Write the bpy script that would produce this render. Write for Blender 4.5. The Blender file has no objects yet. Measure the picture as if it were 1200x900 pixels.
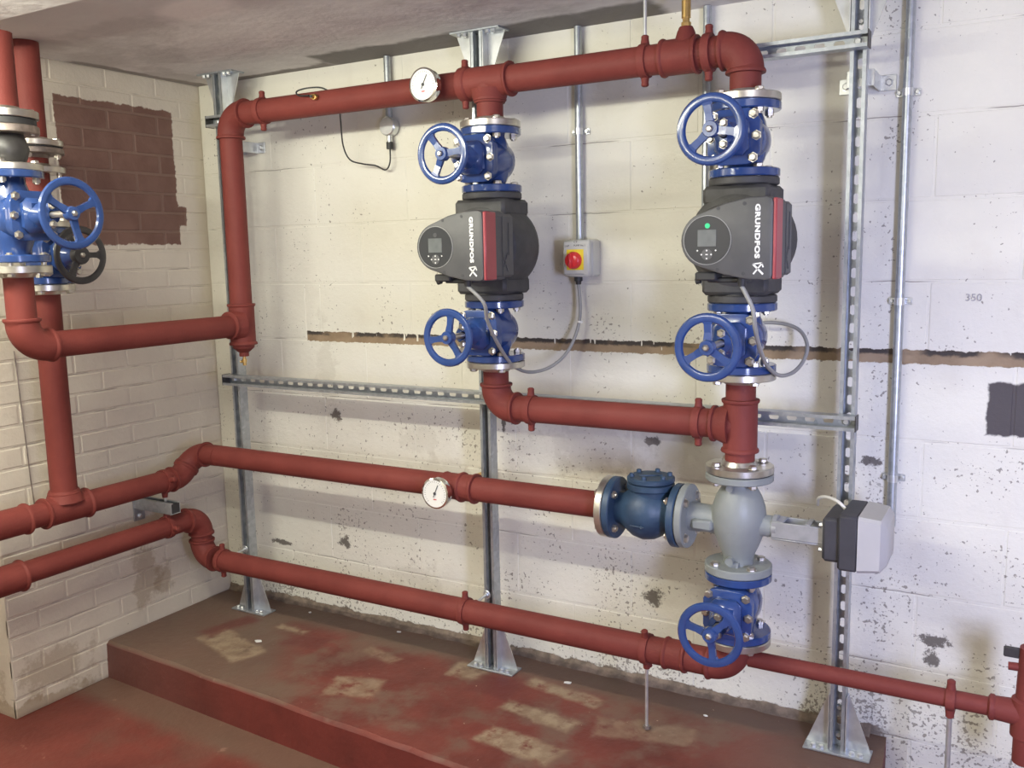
import bpy, bmesh, math, random
from mathutils import Vector, Matrix
random.seed(7)
scene = bpy.context.scene
COL = scene.collection
PI = math.pi
def V(*a): return Vector(a if len(a) > 1 else a[0])

# ---------------------------------------------------------------- camera
CAM = V(3.07, -2.767, 1.455); FPX = 1069.5
yaw, pitch, roll = 0.52288, -0.14068, -0.020345
_f = V(-math.sin(yaw)*math.cos(pitch), math.cos(yaw)*math.cos(pitch), math.sin(pitch))
_r = V(math.cos(yaw), math.sin(yaw), 0); _u = _r.cross(_f)
RX = math.cos(roll)*_r + math.sin(roll)*_u; UX = -math.sin(roll)*_r + math.cos(roll)*_u
cd = bpy.data.cameras.new('camera'); co = bpy.data.objects.new('camera', cd); COL.objects.link(co)
co.matrix_world = Matrix(((RX.x, UX.x, -_f.x, CAM.x), (RX.y, UX.y, -_f.y, CAM.y), (RX.z, UX.z, -_f.z, CAM.z), (0, 0, 0, 1)))
cd.sensor_width = 36; cd.lens = 36*FPX/1200; cd.clip_start = .05
scene.camera = co
def ray(x, y): return RX*((x-600)/FPX) + UX*(-(y-450)/FPX) + _f
def at(x, y, Y):      # measured point of the photograph on the vertical plane at depth Y
    d = ray(x, y); return CAM + d*((Y-CAM.y)/d.y)

# ---------------------------------------------------------------- light
vs = scene.view_settings; vs.view_transform = 'Standard'; vs.look = 'None'; vs.gamma = 1; vs.exposure = -0.20
scene.display_settings.display_device = 'sRGB'
w = bpy.data.worlds.new('world'); scene.world = w; w.use_nodes = True
w.node_tree.nodes['Background'].inputs[0].default_value = (.8, .8, .85, 1)
w.node_tree.nodes['Background'].inputs[1].default_value = .3
def area(name, loc, d, sx, sy, power, col):
    l = bpy.data.lights.new(name, 'AREA'); l.shape = 'RECTANGLE'; l.size = sx; l.size_y = sy; l.energy = power; l.color = col
    o = bpy.data.objects.new(name, l); COL.objects.link(o); o.location = loc
    o.rotation_euler = V(d).to_track_quat('-Z', 'Y').to_euler(); return o
def tube_lamp(name, x0, x1, y, z, power, col):   # a fluorescent tube as three strips around its axis
    for k, a in enumerate((-50, -130, 40, 140)):
        a = math.radians(a)
        d = V(0, math.cos(a), math.sin(a))
        area(name, ((x0+x1)/2, y+d.y*.02, z+d.z*.02), d, x1-x0, .035, power*(1, 1, .62, .62)[k], col)
tube_lamp('ceiling_tube', .1, 1.9, -1.85, 2.04, 31, (.97, .96, .80))
tube_lamp('ceiling_tube', .6, 2.1, -4.1, 2.04, 18, (.97, .96, .80))
tube_lamp('ceiling_tube', 3.0, 4.2, -2.2, 2.04, 5, (.98, .95, .90))
area('side_room_lamp', (-.9, -2.6, 1.75), (1.0, 1.0, -.25), .5, .5, 4.5, (1, .86, .72))
area('door_daylight', (4.05, -2.5, 1.15), (-1.15, 2.5, -.35), .35, .7, 29, (.56, .62, 1)).data.spread = math.radians(110)

# ---------------------------------------------------------------- materials
class NT:
    def __init__(s, name):
        s.m = bpy.data.materials.new(name); s.m.use_nodes = True; s.t = s.m.node_tree; s.t.nodes.clear()
        s.out = s.n('ShaderNodeOutputMaterial'); s.b = s.n('ShaderNodeBsdfPrincipled')
        s.t.links.new(s.b.outputs[0], s.out.inputs[0]); s.tc = s.n('ShaderNodeTexCoord').outputs['Object']
    def n(s, k): return s.t.nodes.new(k)
    def L(s, v, inp):
        if hasattr(v, 'links'): s.t.links.new(v, inp)
        elif isinstance(v, (tuple, list)): inp.default_value = (*v, 1) if len(v) == 3 and len(inp.default_value) == 4 else v
        else: inp.default_value = v
    def math(s, op, a, b=0.0, c=0.0):
        x = s.n('ShaderNodeMath'); x.operation = op; s.L(a, x.inputs[0]); s.L(b, x.inputs[1]); s.L(c, x.inputs[2]); return x.outputs[0]
    def noise(s, scale, detail=3, rough=.55, vec=None, col=False):
        x = s.n('ShaderNodeTexNoise'); s.L(vec or s.tc, x.inputs['Vector']); x.inputs['Scale'].default_value = scale
        x.inputs['Detail'].default_value = detail; x.inputs['Roughness'].default_value = rough
        return x.outputs['Color' if col else 'Fac']
    def ramp(s, v, lo, hi):     # smooth 0..1
        x = s.n('ShaderNodeMapRange'); x.interpolation_type = 'SMOOTHSTEP'; s.L(v, x.inputs[0]); s.L(lo, x.inputs[1]); s.L(hi, x.inputs[2]); return x.outputs[0]
    def mix(s, f, a, b):
        x = s.n('ShaderNodeMix'); x.data_type = 'RGBA'; s.L(f, x.inputs[0]); s.L(a, x.inputs[6]); s.L(b, x.inputs[7]); return x.outputs[2]
    def xyz(s, vec=None):
        x = s.n('ShaderNodeSeparateXYZ'); s.L(vec or s.tc, x.inputs[0]); return x.outputs
    def warp(s, scale, amt):
        nz = s.noise(scale, 4, .6, col=True)
        a = s.n('ShaderNodeVectorMath'); a.operation = 'SUBTRACT'; s.L(nz, a.inputs[0]); a.inputs[1].default_value = (.5, .5, .5)
        b = s.n('ShaderNodeVectorMath'); b.operation = 'SCALE'; s.L(a.outputs[0], b.inputs[0]); b.inputs['Scale'].default_value = amt
        c = s.n('ShaderNodeVectorMath'); c.operation = 'ADD'; s.L(b.outputs[0], c.inputs[0]); s.L(s.tc, c.inputs[1]); return c.outputs[0]
    def box(s, u, v, u0, u1, v0, v1, soft=.006, ang=0):     # mask of a rectangle in two coordinates
        cu, cv = (u0+u1)/2, (v0+v1)/2
        du = s.math('SUBTRACT', u, cu); dv = s.math('SUBTRACT', v, cv)
        if ang:
            ca, sa = math.cos(ang), math.sin(ang)
            a = s.math('ADD', s.math('MULTIPLY', du, ca), s.math('MULTIPLY', dv, sa)); b = s.math('SUBTRACT', s.math('MULTIPLY', dv, ca), s.math('MULTIPLY', du, sa)); du, dv = a, b
        a = s.math('SUBTRACT', s.math('ABSOLUTE', du), (u1-u0)/2); b = s.math('SUBTRACT', s.math('ABSOLUTE', dv), (v1-v0)/2)
        return s.ramp(s.math('MULTIPLY', s.math('MAXIMUM', a, b), -1), -soft, soft)
    def spot(s, u, v, cu, cv, ru, rv, nz, k=.8):             # ragged round stain
        a = s.math('POWER', s.math('DIVIDE', s.math('SUBTRACT', u, cu), ru), 2); b = s.math('POWER', s.math('DIVIDE', s.math('SUBTRACT', v, cv), rv), 2)
        d = s.math('ADD', s.math('SQRT', s.math('ADD', a, b)), s.math('MULTIPLY', s.math('SUBTRACT', nz, .5), k*4))
        return s.ramp(s.math('MULTIPLY', d, -1), -1.15, -.65)
    def fin(s, col, rough=.5, metal=0, bump=None, dist=.001, spec=None, coat=0):
        s.L(col, s.b.inputs['Base Color']); s.L(rough, s.b.inputs['Roughness']); s.b.inputs['Metallic'].default_value = metal
        if spec is not None: s.b.inputs['Specular IOR Level'].default_value = spec
        if coat: s.b.inputs['Coat Weight'].default_value = coat; s.b.inputs['Coat Roughness'].default_value = .08
        if bump is not None:
            b = s.n('ShaderNodeBump'); b.inputs['Distance'].default_value = dist; b.inputs['Strength'].default_value = 1; s.L(bump, b.inputs['Height'])
            s.t.links.new(b.outputs[0], s.b.inputs['Normal'])
        return s.m
def simple(name, col, rough=.5, metal=0, var=.12, scale=30, bump=0, coat=0, spec=None):
    t = NT(name); nz = t.noise(scale, 3)
    c = t.mix(t.ramp(nz, .3, .7), tuple(x*(1-var) for x in col), tuple(min(1, x*(1+var)) for x in col))
    return t.fin(c, rough, metal, t.noise(scale*6, 2) if bump else None, bump, coat=coat, spec=spec)
M = {}
def red_paint():
    t = NT('red_oxide_paint'); nz = t.noise(7, 4); fine = t.noise(160, 2)
    c = t.mix(t.ramp(nz, .3, .7), (.165, .036, .030), (.20, .045, .037))
    return t.fin(c, .6, 0, fine, .0006, spec=.22)
M['red'] = red_paint()
M['blue'] = simple('blue_valve_enamel', (.026, .060, .20), .17, 0, .12, 12, coat=.5)
M['dblue'] = simple('dark_blue_check_valve_paint', (.030, .062, .115), .45, 0, .2, 14, .0005)
M['grey'] = simple('grey_casting_paint', (.255, .275, .27), .45, 0, .06, 10, .0008)
M['steel'] = simple('machined_steel', (.58, .55, .50), .30, .9, .15, 20)
M['rust'] = simple('dull_steel', (.30, .25, .22), .45, .7, .3, 30)
def galv():
    t = NT('galvanised_steel'); v = t.n('ShaderNodeTexVoronoi'); v.inputs['Scale'].default_value = 70; t.L(t.tc, v.inputs['Vector'])
    c = t.mix(v.outputs['Color'], (.37, .40, .43), (.50, .53, .56)); return t.fin(c, .36, .7)
M['galv'] = galv()
M['zinc'] = simple('bright_zinc', (.66, .68, .69), .30, .75, .08, 30)
M['chrome'] = simple('chromed_steel', (.75, .74, .72), .12, 1, .03, 10)
M['brass'] = simple('brass', (.62, .42, .16), .28, .9, .1, 30)
M['pump'] = simple('charcoal_pump_plastic', (.082, .082, .084), .5, 0, .08, 20, .0003)
M['shell'] = simple('black_insulating_shell', (.055, .054, .055), .6, 0, .15, 25, .0006)
M['glass'] = simple('black_display_glass', (.05, .052, .055), .12, 0, .02, 10)
M['screen'] = simple('grey_lcd_screen', (.13, .14, .14), .22, 0, .12, 25)
M['pumpred'] = simple('red_plastic_stripe', (.36, .065, .075), .4, 0, .05, 20)
M['white'] = simple('white_print', (.80, .80, .78), .5, 0, .02, 10)
M['ink'] = simple('dark_ink', (.05, .05, .055), .6, 0, .05, 10)
M['pencil'] = simple('pencil_grey', (.36, .35, .36), .8, 0, .2, 80)
M['redink'] = simple('red_ink', (.55, .05, .05), .6, 0, .05, 10)
M['dial'] = simple('dial_white', (.78, .78, .75), .3, 0, .02, 10)
M['boxgrey'] = simple('pale_grey_plastic', (.52, .52, .49), .45, 0, .04, 10)
M['yellow'] = simple('yellow_plate', (.80, .62, .04), .4, 0, .04, 10)
M['knob'] = simple('red_switch_plastic', (.72, .035, .04), .22, 0, .05, 10)
M['cable'] = simple('grey_cable_sheath', (.30, .30, .29), .5, 0, .05, 20)
M['black'] = simple('black_rubber', (.03, .03, .032), .55, 0, .1, 30)
M['blackmetal'] = simple('black_painted_metal', (.045, .042, .042), .38, 0, .2, 30)
M['whitecable'] = simple('white_cable_sheath', (.70, .68, .62), .5, 0, .03, 20)
M['alu'] = simple('cast_aluminium', (.42, .43, .45), .42, .5, .1, 30)
M['actblack'] = simple('dark_actuator_plastic', (.045, .044, .052), .55, 0, .1, 20, .0003)
M['cream'] = simple('pale_actuator_cover', (.44, .43, .43), .5, 0, .03, 10)
def emis(name, col, st):
    t = NT(name); t.b.inputs['Emission Color'].default_value = (*col, 1); t.b.inputs['Emission Strength'].default_value = st
    return t.fin(col, .4)
M['led'] = emis('green_lamp', (.02, .50, .2), .4)

def wall_paint(name, kind):
    t = NT(name); o = t.xyz(); u = o['X'] if kind == 'back' else o['Y']; z = o['Z']
    big = t.noise(1.3, 3); mid = t.noise(7, 4); fine = t.noise(60, 5, .65); spk = t.noise(75, 3, .5); spk2 = t.noise(28, 4, .6)
    if kind == 'back':
        c = t.mix(t.ramp(big, .3, .7), (.71, .69, .61), (.76, .74, .665))
        c = t.mix(t.math('MULTIPLY', t.ramp(mid, .5, .8), .35), c, (.60, .56, .49))
    else:
        c = t.mix(t.ramp(big, .3, .7), (.59, .53, .445), (.65, .59, .50))
        c = t.mix(t.math('MULTIPLY', t.ramp(mid, .5, .8), .3), c, (.50, .43, .35))
    # dirty specks where the paint flaked off, more of them low down
    if kind == 'back':
        low = t.ramp(z, 1.9, .1)
        col_ = t.math('MAXIMUM', t.ramp(t.math('ABSOLUTE', t.math('SUBTRACT', u, .668)), .045, .0), t.ramp(t.math('ABSOLUTE', t.math('SUBTRACT', u, 2.70)), .07, .0))
        clus = t.math('MULTIPLY', t.math('SUBTRACT', t.noise(4.5, 3, .6), .5), .42)
        dens = t.math('ADD', t.math('ADD', clus, t.math('MULTIPLY', col_, .05)), t.math('ADD', t.math('MULTIPLY', low, .055), t.math('MULTIPLY', t.ramp(z, .17, .04), .05))); spk3 = t.noise(150, 2)
        m1 = t.math('MAXIMUM', t.ramp(t.math('ADD', spk, dens), .69, .73), t.ramp(t.math('ADD', spk3, dens), .74, .78))
        m2 = t.ramp(t.math('ADD', spk2, dens), .765, .80)
        c = t.mix(t.math('MULTIPLY', m1, .75), c, (.19, .165, .14)); c = t.mix(t.math('MULTIPLY', m2, .5), c, (.22, .19, .16))
        # cracks along bed joints
        ph = t.math('ABSOLUTE', t.math('SUBTRACT', t.math('FRACT', t.math('DIVIDE', t.math('ADD', t.math('SUBTRACT', z, .009), t.math('MULTIPLY', t.math('SUBTRACT', t.noise(9, 3), .5), .012)), .225)), .5))
        line = t.ramp(ph, .489, .499); gate = t.ramp(t.noise(3.1, 2), .53, .62)
        c = t.mix(t.math('MULTIPLY', t.math('MULTIPLY', line, gate), .8), c, (.17, .14, .12))
        # stains
        for cu, cv, ru, rv in ((.665, .832, .028, .022), (.673, .31, .03, .025), (2.003, .308, .032, .035), (2.864, .33, .045, .018), (2.673, .84, .032, .014), (2.003, .842, .03, .014), (1.436, .85, .008, .03), (.323, .262, .06, .012), (.345, .15, .03, .012), (2.86, .27, .02, .03)):
            c = t.mix(t.math('MULTIPLY', t.spot(u, z, cu, cv, ru, rv, t.noise(34, 5, .75), 1.0), .9), c, (.10, .085, .075))
        for cu, cv, ru, rv in ((1.07, .765, .09, .05), (1.17, .66, .14, .05), (1.02, .22, .12, .06), (.62, 1.0, .05, .2), (1.8, .80, .2, .10)):
            c = t.mix(t.math('MULTIPLY', t.spot(u, z, cu, cv, ru, rv, t.noise(14, 5, .7), 1.1), .2), c, (.36, .32, .26))
        # ragged foot of the paint, bare concrete below
        ft = t.ramp(t.math('ADD', z, t.math('MULTIPLY', t.math('SUBTRACT', t.noise(16, 5, .7), .5), .07)), .030, .022)
        pl = t.ramp(u, 2.78, 2.70)
        c = t.mix(t.math('MULTIPLY', ft, pl), c, (.20, .16, .125))
        # unpainted mortar strip with drips
        wz = t.math('ADD', z, t.math('MULTIPLY', t.math('SUBTRACT', t.noise(38, 4, .65), .5), .020))
        cx_ = t.n('ShaderNodeCombineXYZ'); t.L(u, cx_.inputs[0]); t.L(t.math('MULTIPLY', z, .15), cx_.inputs[2])
        dr_ = t.ramp(t.noise(48, 2, .6, vec=cx_.outputs[0]), .62, .70)
        st = t.math('MULTIPLY', t.ramp(u, .525, .531), t.math('MULTIPLY', t.ramp(wz, 1.1275, 1.130), t.ramp(wz, t.math('ADD', 1.1695, t.math('MULTIPLY', dr_, -.026)), t.math('ADD', 1.167, t.math('MULTIPLY', dr_, -.026)))))
        brown = t.mix(t.ramp(t.noise(8, 4), .35, .65), (.25, .18, .115), (.35, .26, .17))
        c = t.mix(st, c, brown)
        c = t.mix(t.math('MULTIPLY', t.math('MULTIPLY', st, t.ramp(wz, 1.149, 1.158)), t.ramp(t.noise(5, 3), .38, .5)), c, (.06, .05, .045))
        # bare dark patch at the right
        wx = t.xyz(t.warp(24, .03))
        c = t.mix(t.box(wx['X'], wx['Z'], 2.968, 3.2, .94, 1.085, .004), c, (.085, .075, .078))
    else:
        wx = t.xyz(t.warp(26, .035)); py, pz = wx['Y'], wx['Z']
        pm = t.math('MAXIMUM', t.box(py, pz, -.665, -.150, 1.525, 2.052, .003), t.box(py, pz, -.2, -.105, 1.60, 1.675, .003))
        redb = t.mix(t.ramp(t.noise(9, 3), .3, .7), (.165, .090, .072), (.205, .118, .095)); redb = t.mix(t.ramp(o['X'], .0014, .0006), redb, (.215, .135, .108))
        m1 = t.ramp(t.math('ADD', spk, t.math('MULTIPLY', t.noise(3, 2), .2)), .84, .87)
        c = t.mix(t.math('MULTIPLY', m1, .6), c, (.2, .17, .14))
        ph = t.math('ABSOLUTE', t.math('SUBTRACT', t.math('FRACT', t.math('DIVIDE', t.math('ADD', z, t.math('MULTIPLY', t.math('SUBTRACT', t.noise(12, 3), .5), .008)), .075)), .5))
        c = t.mix(t.math('MULTIPLY', t.math('MULTIPLY', t.ramp(ph, .46, .495), t.ramp(t.noise(4.5, 2), .55, .62)), .6), c, (.16, .13, .11))
        for cu, cv, ru, rv, k in ((-.43, .20, .07, .13, .5), (-.36, .16, .045, .10, .5), (-.85, -.02, .15, .08, .45), (-.92, -.13, .2, .03, .6)):
            c = t.mix(t.math('MULTIPLY', t.spot(u, z, cu, cv, ru, rv, t.noise(9, 5, .7), 1.0), k), c, (.30, .22, .14))
        c = t.mix(t.math('MULTIPLY', t.ramp(t.math('ADD', z, t.math('MULTIPLY', mid, .04)), -.10, -.135), .6), c, (.2, .13, .1))
        c = t.mix(pm, c, redb)
    bump = t.math('ADD', t.math('MULTIPLY', fine, .5), t.math('MULTIPLY', mid, 1.2))
    return t.fin(c, .62, 0, bump, .004, spec=.25)
M['wall_back'] = wall_paint('painted_blockwork', 'back')
M['wall_left'] = wall_paint('painted_brickwork', 'left')
def plain_wall():
    t = NT('plain_painted_wall'); return t.fin(t.mix(t.noise(2, 3), (.60, .56, .50), (.68, .64, .58)), .7)
M['plain'] = plain_wall()
def ceiling_mat():
    t = NT('ceiling_paint'); wx = t.xyz(t.warp(6, .10)); x, y = wx['X'], wx['Y']
    c = t.mix(t.ramp(t.noise(2.2, 4), .35, .65), (.66, .63, .625), (.74, .71, .70))
    grey = t.box(x, y, .75, 2.05, -.17, .3, .02)
    c = t.mix(grey, c, (.22, .205, .195))
    c = t.mix(t.box(x, y, .1, .75, -.05, .3, .015), c, (.25, .23, .215))
    c = t.mix(t.box(x, y, -.3, .05, -.60, .3, .012), c, (.30, .275, .26))
    c = t.mix(t.math('MULTIPLY', t.spot(x, y, .92, -.82, .16, .10, t.noise(3, 2), .2), .9), c, (.90, .86, .84))
    c = t.mix(t.math('MULTIPLY', t.ramp(t.noise(1.6, 5, .6), .52, .60), .35), c, (.35, .32, .31))
    return t.fin(c, .75, 0, t.noise(20, 5), .004, spec=.2)
M['ceiling'] = ceiling_mat()
def floor_mat(name, plinth):
    t = NT(name); wx = t.xyz(t.warp(11, .055)); x, y = wx['X'], wx['Y']; z = t.xyz()['Z']; ux = t.xyz()
    rd = t.mix(t.ramp(t.noise(3.5, 4), .3, .7), (.125, .030, .023), (.185, .044, .033))
    c = rd
    n2 = t.noise(3.0, 5, .62)
    if plinth:
        c = t.mix(t.math('MULTIPLY', t.ramp(n2, .48, .62), .7), c, (.17, .11, .08))
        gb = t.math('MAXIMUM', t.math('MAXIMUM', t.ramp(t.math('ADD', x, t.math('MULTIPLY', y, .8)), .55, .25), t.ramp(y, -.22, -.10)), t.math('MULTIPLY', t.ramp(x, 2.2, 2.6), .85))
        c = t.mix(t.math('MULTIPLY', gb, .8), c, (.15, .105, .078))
        for u0, u1, v0, v1, a, k in ((.30, .62, -.50, -.37, -.3, .8), (.50, .64, -.24, -.20, 0, .8), (1.02, 1.20, -.56, -.42, .3, .7), (1.33, 1.46, -.26, -.15, .2, .8), (1.62, 1.9, -.222, -.165, -.15, .9), (1.62, 1.89, -.40, -.335, -.12, .9), (1.66, 1.92, -.60, -.50, -.1, .9), (1.95, 2.25, -.36, -.25, .3, .45), (.95, 1.12, -.27, -.22, -.2, .5)):
            c = t.mix(t.math('MULTIPLY', t.box(x, y, u0, u1, v0, v1, .016, a), t.math('MULTIPLY', k, t.ramp(t.noise(17, 4, .65), .30, .52))), c, t.mix(t.ramp(t.noise(22, 4), .35, .65), (.25, .175, .115), (.34, .26, .175)))
        for u0, u1, v0, v1, a in ((.28, .36, -.42, -.20, -.25), (.62, .78, -.33, -.25, .2), (1.45, 1.62, -.33, -.20, 0)):
            c = t.mix(t.math('MULTIPLY', t.box(x, y, u0, u1, v0, v1, .02, a), .7), c, (.13, .030, .026))
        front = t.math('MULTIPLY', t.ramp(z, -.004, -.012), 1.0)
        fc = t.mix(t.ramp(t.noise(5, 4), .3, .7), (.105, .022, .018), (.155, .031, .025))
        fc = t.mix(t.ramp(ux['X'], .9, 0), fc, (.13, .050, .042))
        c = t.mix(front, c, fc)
        c = t.mix(t.math('MULTIPLY', t.ramp(t.noise(60, 3), .72, .75), t.ramp(z, -.015, -.002)), c, (.42, .30, .22))
    else:
        c = t.mix(t.math('MULTIPLY', t.ramp(n2, .50, .66), .5), c, (.15, .075, .055))
        c = t.mix(t.math('MULTIPLY', t.ramp(t.math('ADD', y, t.math('MULTIPLY', ux['X'], .05)), -.83, -.74), .8), c, (.15, .095, .068))
        c = t.mix(t.math('MULTIPLY', t.ramp(t.noise(14, 4), .66, .72), .5), c, (.34, .2, .15)); c = t.mix(t.math('MULTIPLY', t.ramp(t.math('ADD', y, t.math('MULTIPLY', n2, .5)), -1.25, -1.75), .8), c, (.20, .17, .15))  # pale flecks; unseen floor towards the camera greyed to cut red bounce and reflections
    return t.fin(c, t.math('ADD', .38, t.math('MULTIPLY', n2, .3)), 0, t.noise(30, 5, .6), .003, spec=.35)
M['plinth'] = floor_mat('worn_red_plinth_paint', True)
M['floor'] = floor_mat('worn_red_floor_paint_unseen_grey', False)

# ---------------------------------------------------------------- mesh helpers
def frame(axis):
    a = V(axis).normalized(); h = V(0, 0, 1) if abs(a.z) < .9 else V(1, 0, 0)
    u = h.cross(a).normalized(); return u, a.cross(u), a
class MB:
    def __init__(s): s.v = []; s.f = []
    def add(s, vs, fs):
        k = len(s.v); s.v += [tuple(p) for p in vs]; s.f += [tuple(i+k for i in f) for f in fs]; return s
    def box(s, c, d, bev=0, rot=None):
        x, y, z = (q/2 for q in d); b = min(bev, x, y, z)*.999
        if b <= 0:
            P = [V(i*x, j*y, k*z) for i in (-1, 1) for j in (-1, 1) for k in (-1, 1)]
            F = [(0, 1, 3, 2), (4, 6, 7, 5), (0, 4, 5, 1), (2, 3, 7, 6), (0, 2, 6, 4), (1, 5, 7, 3)]
        else:
            P = []; idx = {}
            for i in (-1, 1):
                for j in (-1, 1):
                    for k in (-1, 1):
                        for a in range(3):
                            q = [i*(x-b), j*(y-b), k*(z-b)]; q[a] = (i*x, j*y, k*z)[a]; idx[(i, j, k, a)] = len(P); P.append(V(q))
            F = []
            for a in range(3):
                o1, o2 = (a+1) % 3, (a+2) % 3
                for sg in (-1, 1):
                    r = []
                    for (p, q) in ((-1, -1), (1, -1), (1, 1), (-1, 1)):
                        t = [0, 0, 0]; t[a] = sg; t[o1] = p; t[o2] = q; r.append(idx[(*t, a)])
                    F.append(tuple(r) if sg > 0 else tuple(r[::-1]))
            for a in range(3):
                o1, o2 = (a+1) % 3, (a+2) % 3
                for p in (-1, 1):
                    for q in (-1, 1):
                        t0 = [0]*3; t1 = [0]*3; t0[a] = -1; t1[a] = 1; t0[o1] = t1[o1] = p; t0[o2] = t1[o2] = q
                        F.append((idx[(*t0, o1)], idx[(*t1, o1)], idx[(*t1, o2)], idx[(*t0, o2)]))
            for i in (-1, 1):
                for j in (-1, 1):
                    for k in (-1, 1): F.append(tuple(idx[(i, j, k, a)] for a in range(3)))
        if rot: P = [rot @ p for p in P]
        return s.add([p+V(c) for p in P], F)
    def sweep(s, pts, rad, n=20, cap=True, ecc=None):
        pts = [V(p) for p in pts]; m = len(pts)
        if not hasattr(rad, '__len__'): rad = [rad]*m
        T = []
        for i in range(m):
            a = pts[max(i-1, 0)]; b = pts[min(i+1, m-1)]; d = b-a; j = i
            while d.length < 1e-9 and j < m-1: j += 1; d = pts[j]-a
            T.append(d.normalized() if d.length > 1e-9 else (T[-1] if T else V(0, 0, 1)))
        u, v, _ = frame(T[0]); P = []
        for i in range(m):
            u = (u - T[i]*u.dot(T[i])).normalized(); v = T[i].cross(u)
            for k in range(n):
                a = 2*PI*k/n; P.append(pts[i] + (u*math.cos(a)+v*math.sin(a)*(ecc or 1))*rad[i])
        F = [(i*n+k, i*n+(k+1) % n, (i+1)*n+(k+1) % n, (i+1)*n+k) for i in range(m-1) for k in range(n)]
        if cap: F += [tuple(range(n))[::-1], tuple(range((m-1)*n, m*n))]
        return s.add(P, F)
    def lathe(s, prof, o, axis, n=24, ph=0):      # prof: (radius, height along axis)
        u, v, a = frame(axis); o = V(o); P = []; m = len(prof)
        for r, h in prof:
            for k in range(n):
                t = 2*PI*(k+ph)/n; P.append(o+a*h+(u*math.cos(t)+v*math.sin(t))*max(r, 1e-5))
        F = [(i*n+k, i*n+(k+1) % n, (i+1)*n+(k+1) % n, (i+1)*n+k) for i in range(m-1) for k in range(n)]
        F += [tuple(range(n))[::-1], tuple(range((m-1)*n, m*n))]
        return s.add(P, F)
    def disc(s, o, axis, r, t, n=32, b=.002, hole=0):
        if hole: prof = [(hole, 0), (r-b, 0), (r, b), (r, t-b), (r-b, t), (hole, t)]
        else: prof = [(r-b, 0), (r, b), (r, t-b), (r-b, t)]
        return s.lathe(prof, o, axis, n)
    def prism(s, pts, y0, y1, bev=0):             # outline in x,z extruded along y, front at y0
        def inset(P, d):
            m = len(P); R = []
            for i in range(m):
                p = V(P[i][0], P[i][1]); a = V(P[i-1][0], P[i-1][1]); b = V(P[(i+1) % m][0], P[(i+1) % m][1])
                t = (b-a).normalized(); nn = V(-t.y, t.x); R.append((p.x+nn.x*d, p.y+nn.y*d))
            return R
        rings = [(inset(pts, bev), y0), (inset(pts, bev*.3), y0+bev*.3), (pts, y0+bev)] if bev else [(pts, y0)]
        rings.append((pts, y1)); m = len(pts); P = [(p[0], y, p[1]) for R, y in rings for p in R]
        F = [(i*m+k, i*m+(k+1) % m, (i+1)*m+(k+1) % m, (i+1)*m+k) for i in range(len(rings)-1) for k in range(m)]
        F += [tuple(range(m))[::-1], tuple(range((len(rings)-1)*m, len(rings)*m))]
        return s.add(P, F)
    def xf(s, mat): s.v = [tuple(mat @ V(p)) for p in s.v]; return s
    def mesh(s, name, mat, off=V(0, 0, 0), smooth=True):
        me = bpy.data.meshes.new(name); me.from_pydata([tuple(V(p)-off) for p in s.v], [], s.f)
        bm = bmesh.new(); bm.from_mesh(me); bmesh.ops.recalc_face_normals(bm, faces=bm.faces)
        if smooth:
            for f in bm.faces: f.smooth = True
            for e in bm.edges:
                if len(e.link_faces) == 2 and e.calc_face_angle(0) > math.radians(38): e.smooth = False
        bm.to_mesh(me); bm.free(); me.materials.append(mat if not isinstance(mat, str) else M[mat]); return me
    def build(s, name, mat, parent=None, smooth=True, world=True):
        off = V(0, 0, 0)
        if parent is not None and world: off = wloc(parent)
        o = bpy.data.objects.new(name, s.mesh(name, mat, off, smooth)); COL.objects.link(o)
        if parent is not None: o.parent = parent
        return o
def wloc(o):
    p = V(0, 0, 0)
    while o is not None: p += V(o.location); o = o.parent
    return p
def thing(name, label, cat, loc=(0, 0, 0), group=None, rz=0):
    o = bpy.data.objects.new(name, None); COL.objects.link(o); o.location = loc; o.rotation_euler.z = rz; o.empty_display_size = .05
    o['label'] = label; o['category'] = cat
    if group: o['group'] = group
    return o
def tag(o, label, cat, group=None):
    o['label'] = label; o['category'] = cat
    if group: o['group'] = group
    return o
def struct(o): o['kind'] = 'structure'; return o
def inst(me, name, parent, loc, rot=None):
    o = bpy.data.objects.new(name, me); COL.objects.link(o); o.parent = parent; o.location = loc
    if rot is not None: o.rotation_euler = rot
    return o
def text_mesh(name, s, size, mat, parent, mw, ext=.0004, bold=0, sx=1, sp=1):
    cu = bpy.data.curves.new(name, 'FONT'); cu.body = s; cu.size = size; cu.extrude = ext; cu.offset = bold; cu.space_character = sp; cu.align_x = 'CENTER'; cu.align_y = 'CENTER'
    tmp = bpy.data.objects.new('tmp', cu); me = bpy.data.meshes.new_from_object(tmp); bpy.data.objects.remove(tmp); bpy.data.curves.remove(cu)
    me.transform(mw @ Matrix.Diagonal((sx, 1, 1, 1))); me.materials.clear(); me.materials.append(M[mat])
    o = bpy.data.objects.new(name, me); COL.objects.link(o); o.parent = parent; return o
def on_front(x, y, z, rot=0):      # text facing -y
    return Matrix.Translation((x, y, z)) @ Matrix.Rotation(rot, 4, 'Y') @ Matrix.Rotation(PI/2, 4, 'X')
def smooth_path(P, n=8):
    P = [V(p) for p in P]; R = []
    for i in range(len(P)-1):
        a, b, c, d = P[max(i-1, 0)], P[i], P[i+1], P[min(i+2, len(P)-1)]
        for k in range(n):
            t = k/n; R.append(.5*((2*b)+(c-a)*t+(2*a-5*b+4*c-d)*t*t+(3*b-a-3*c+d)*t*t*t))
    R.append(P[-1]); return R

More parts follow.
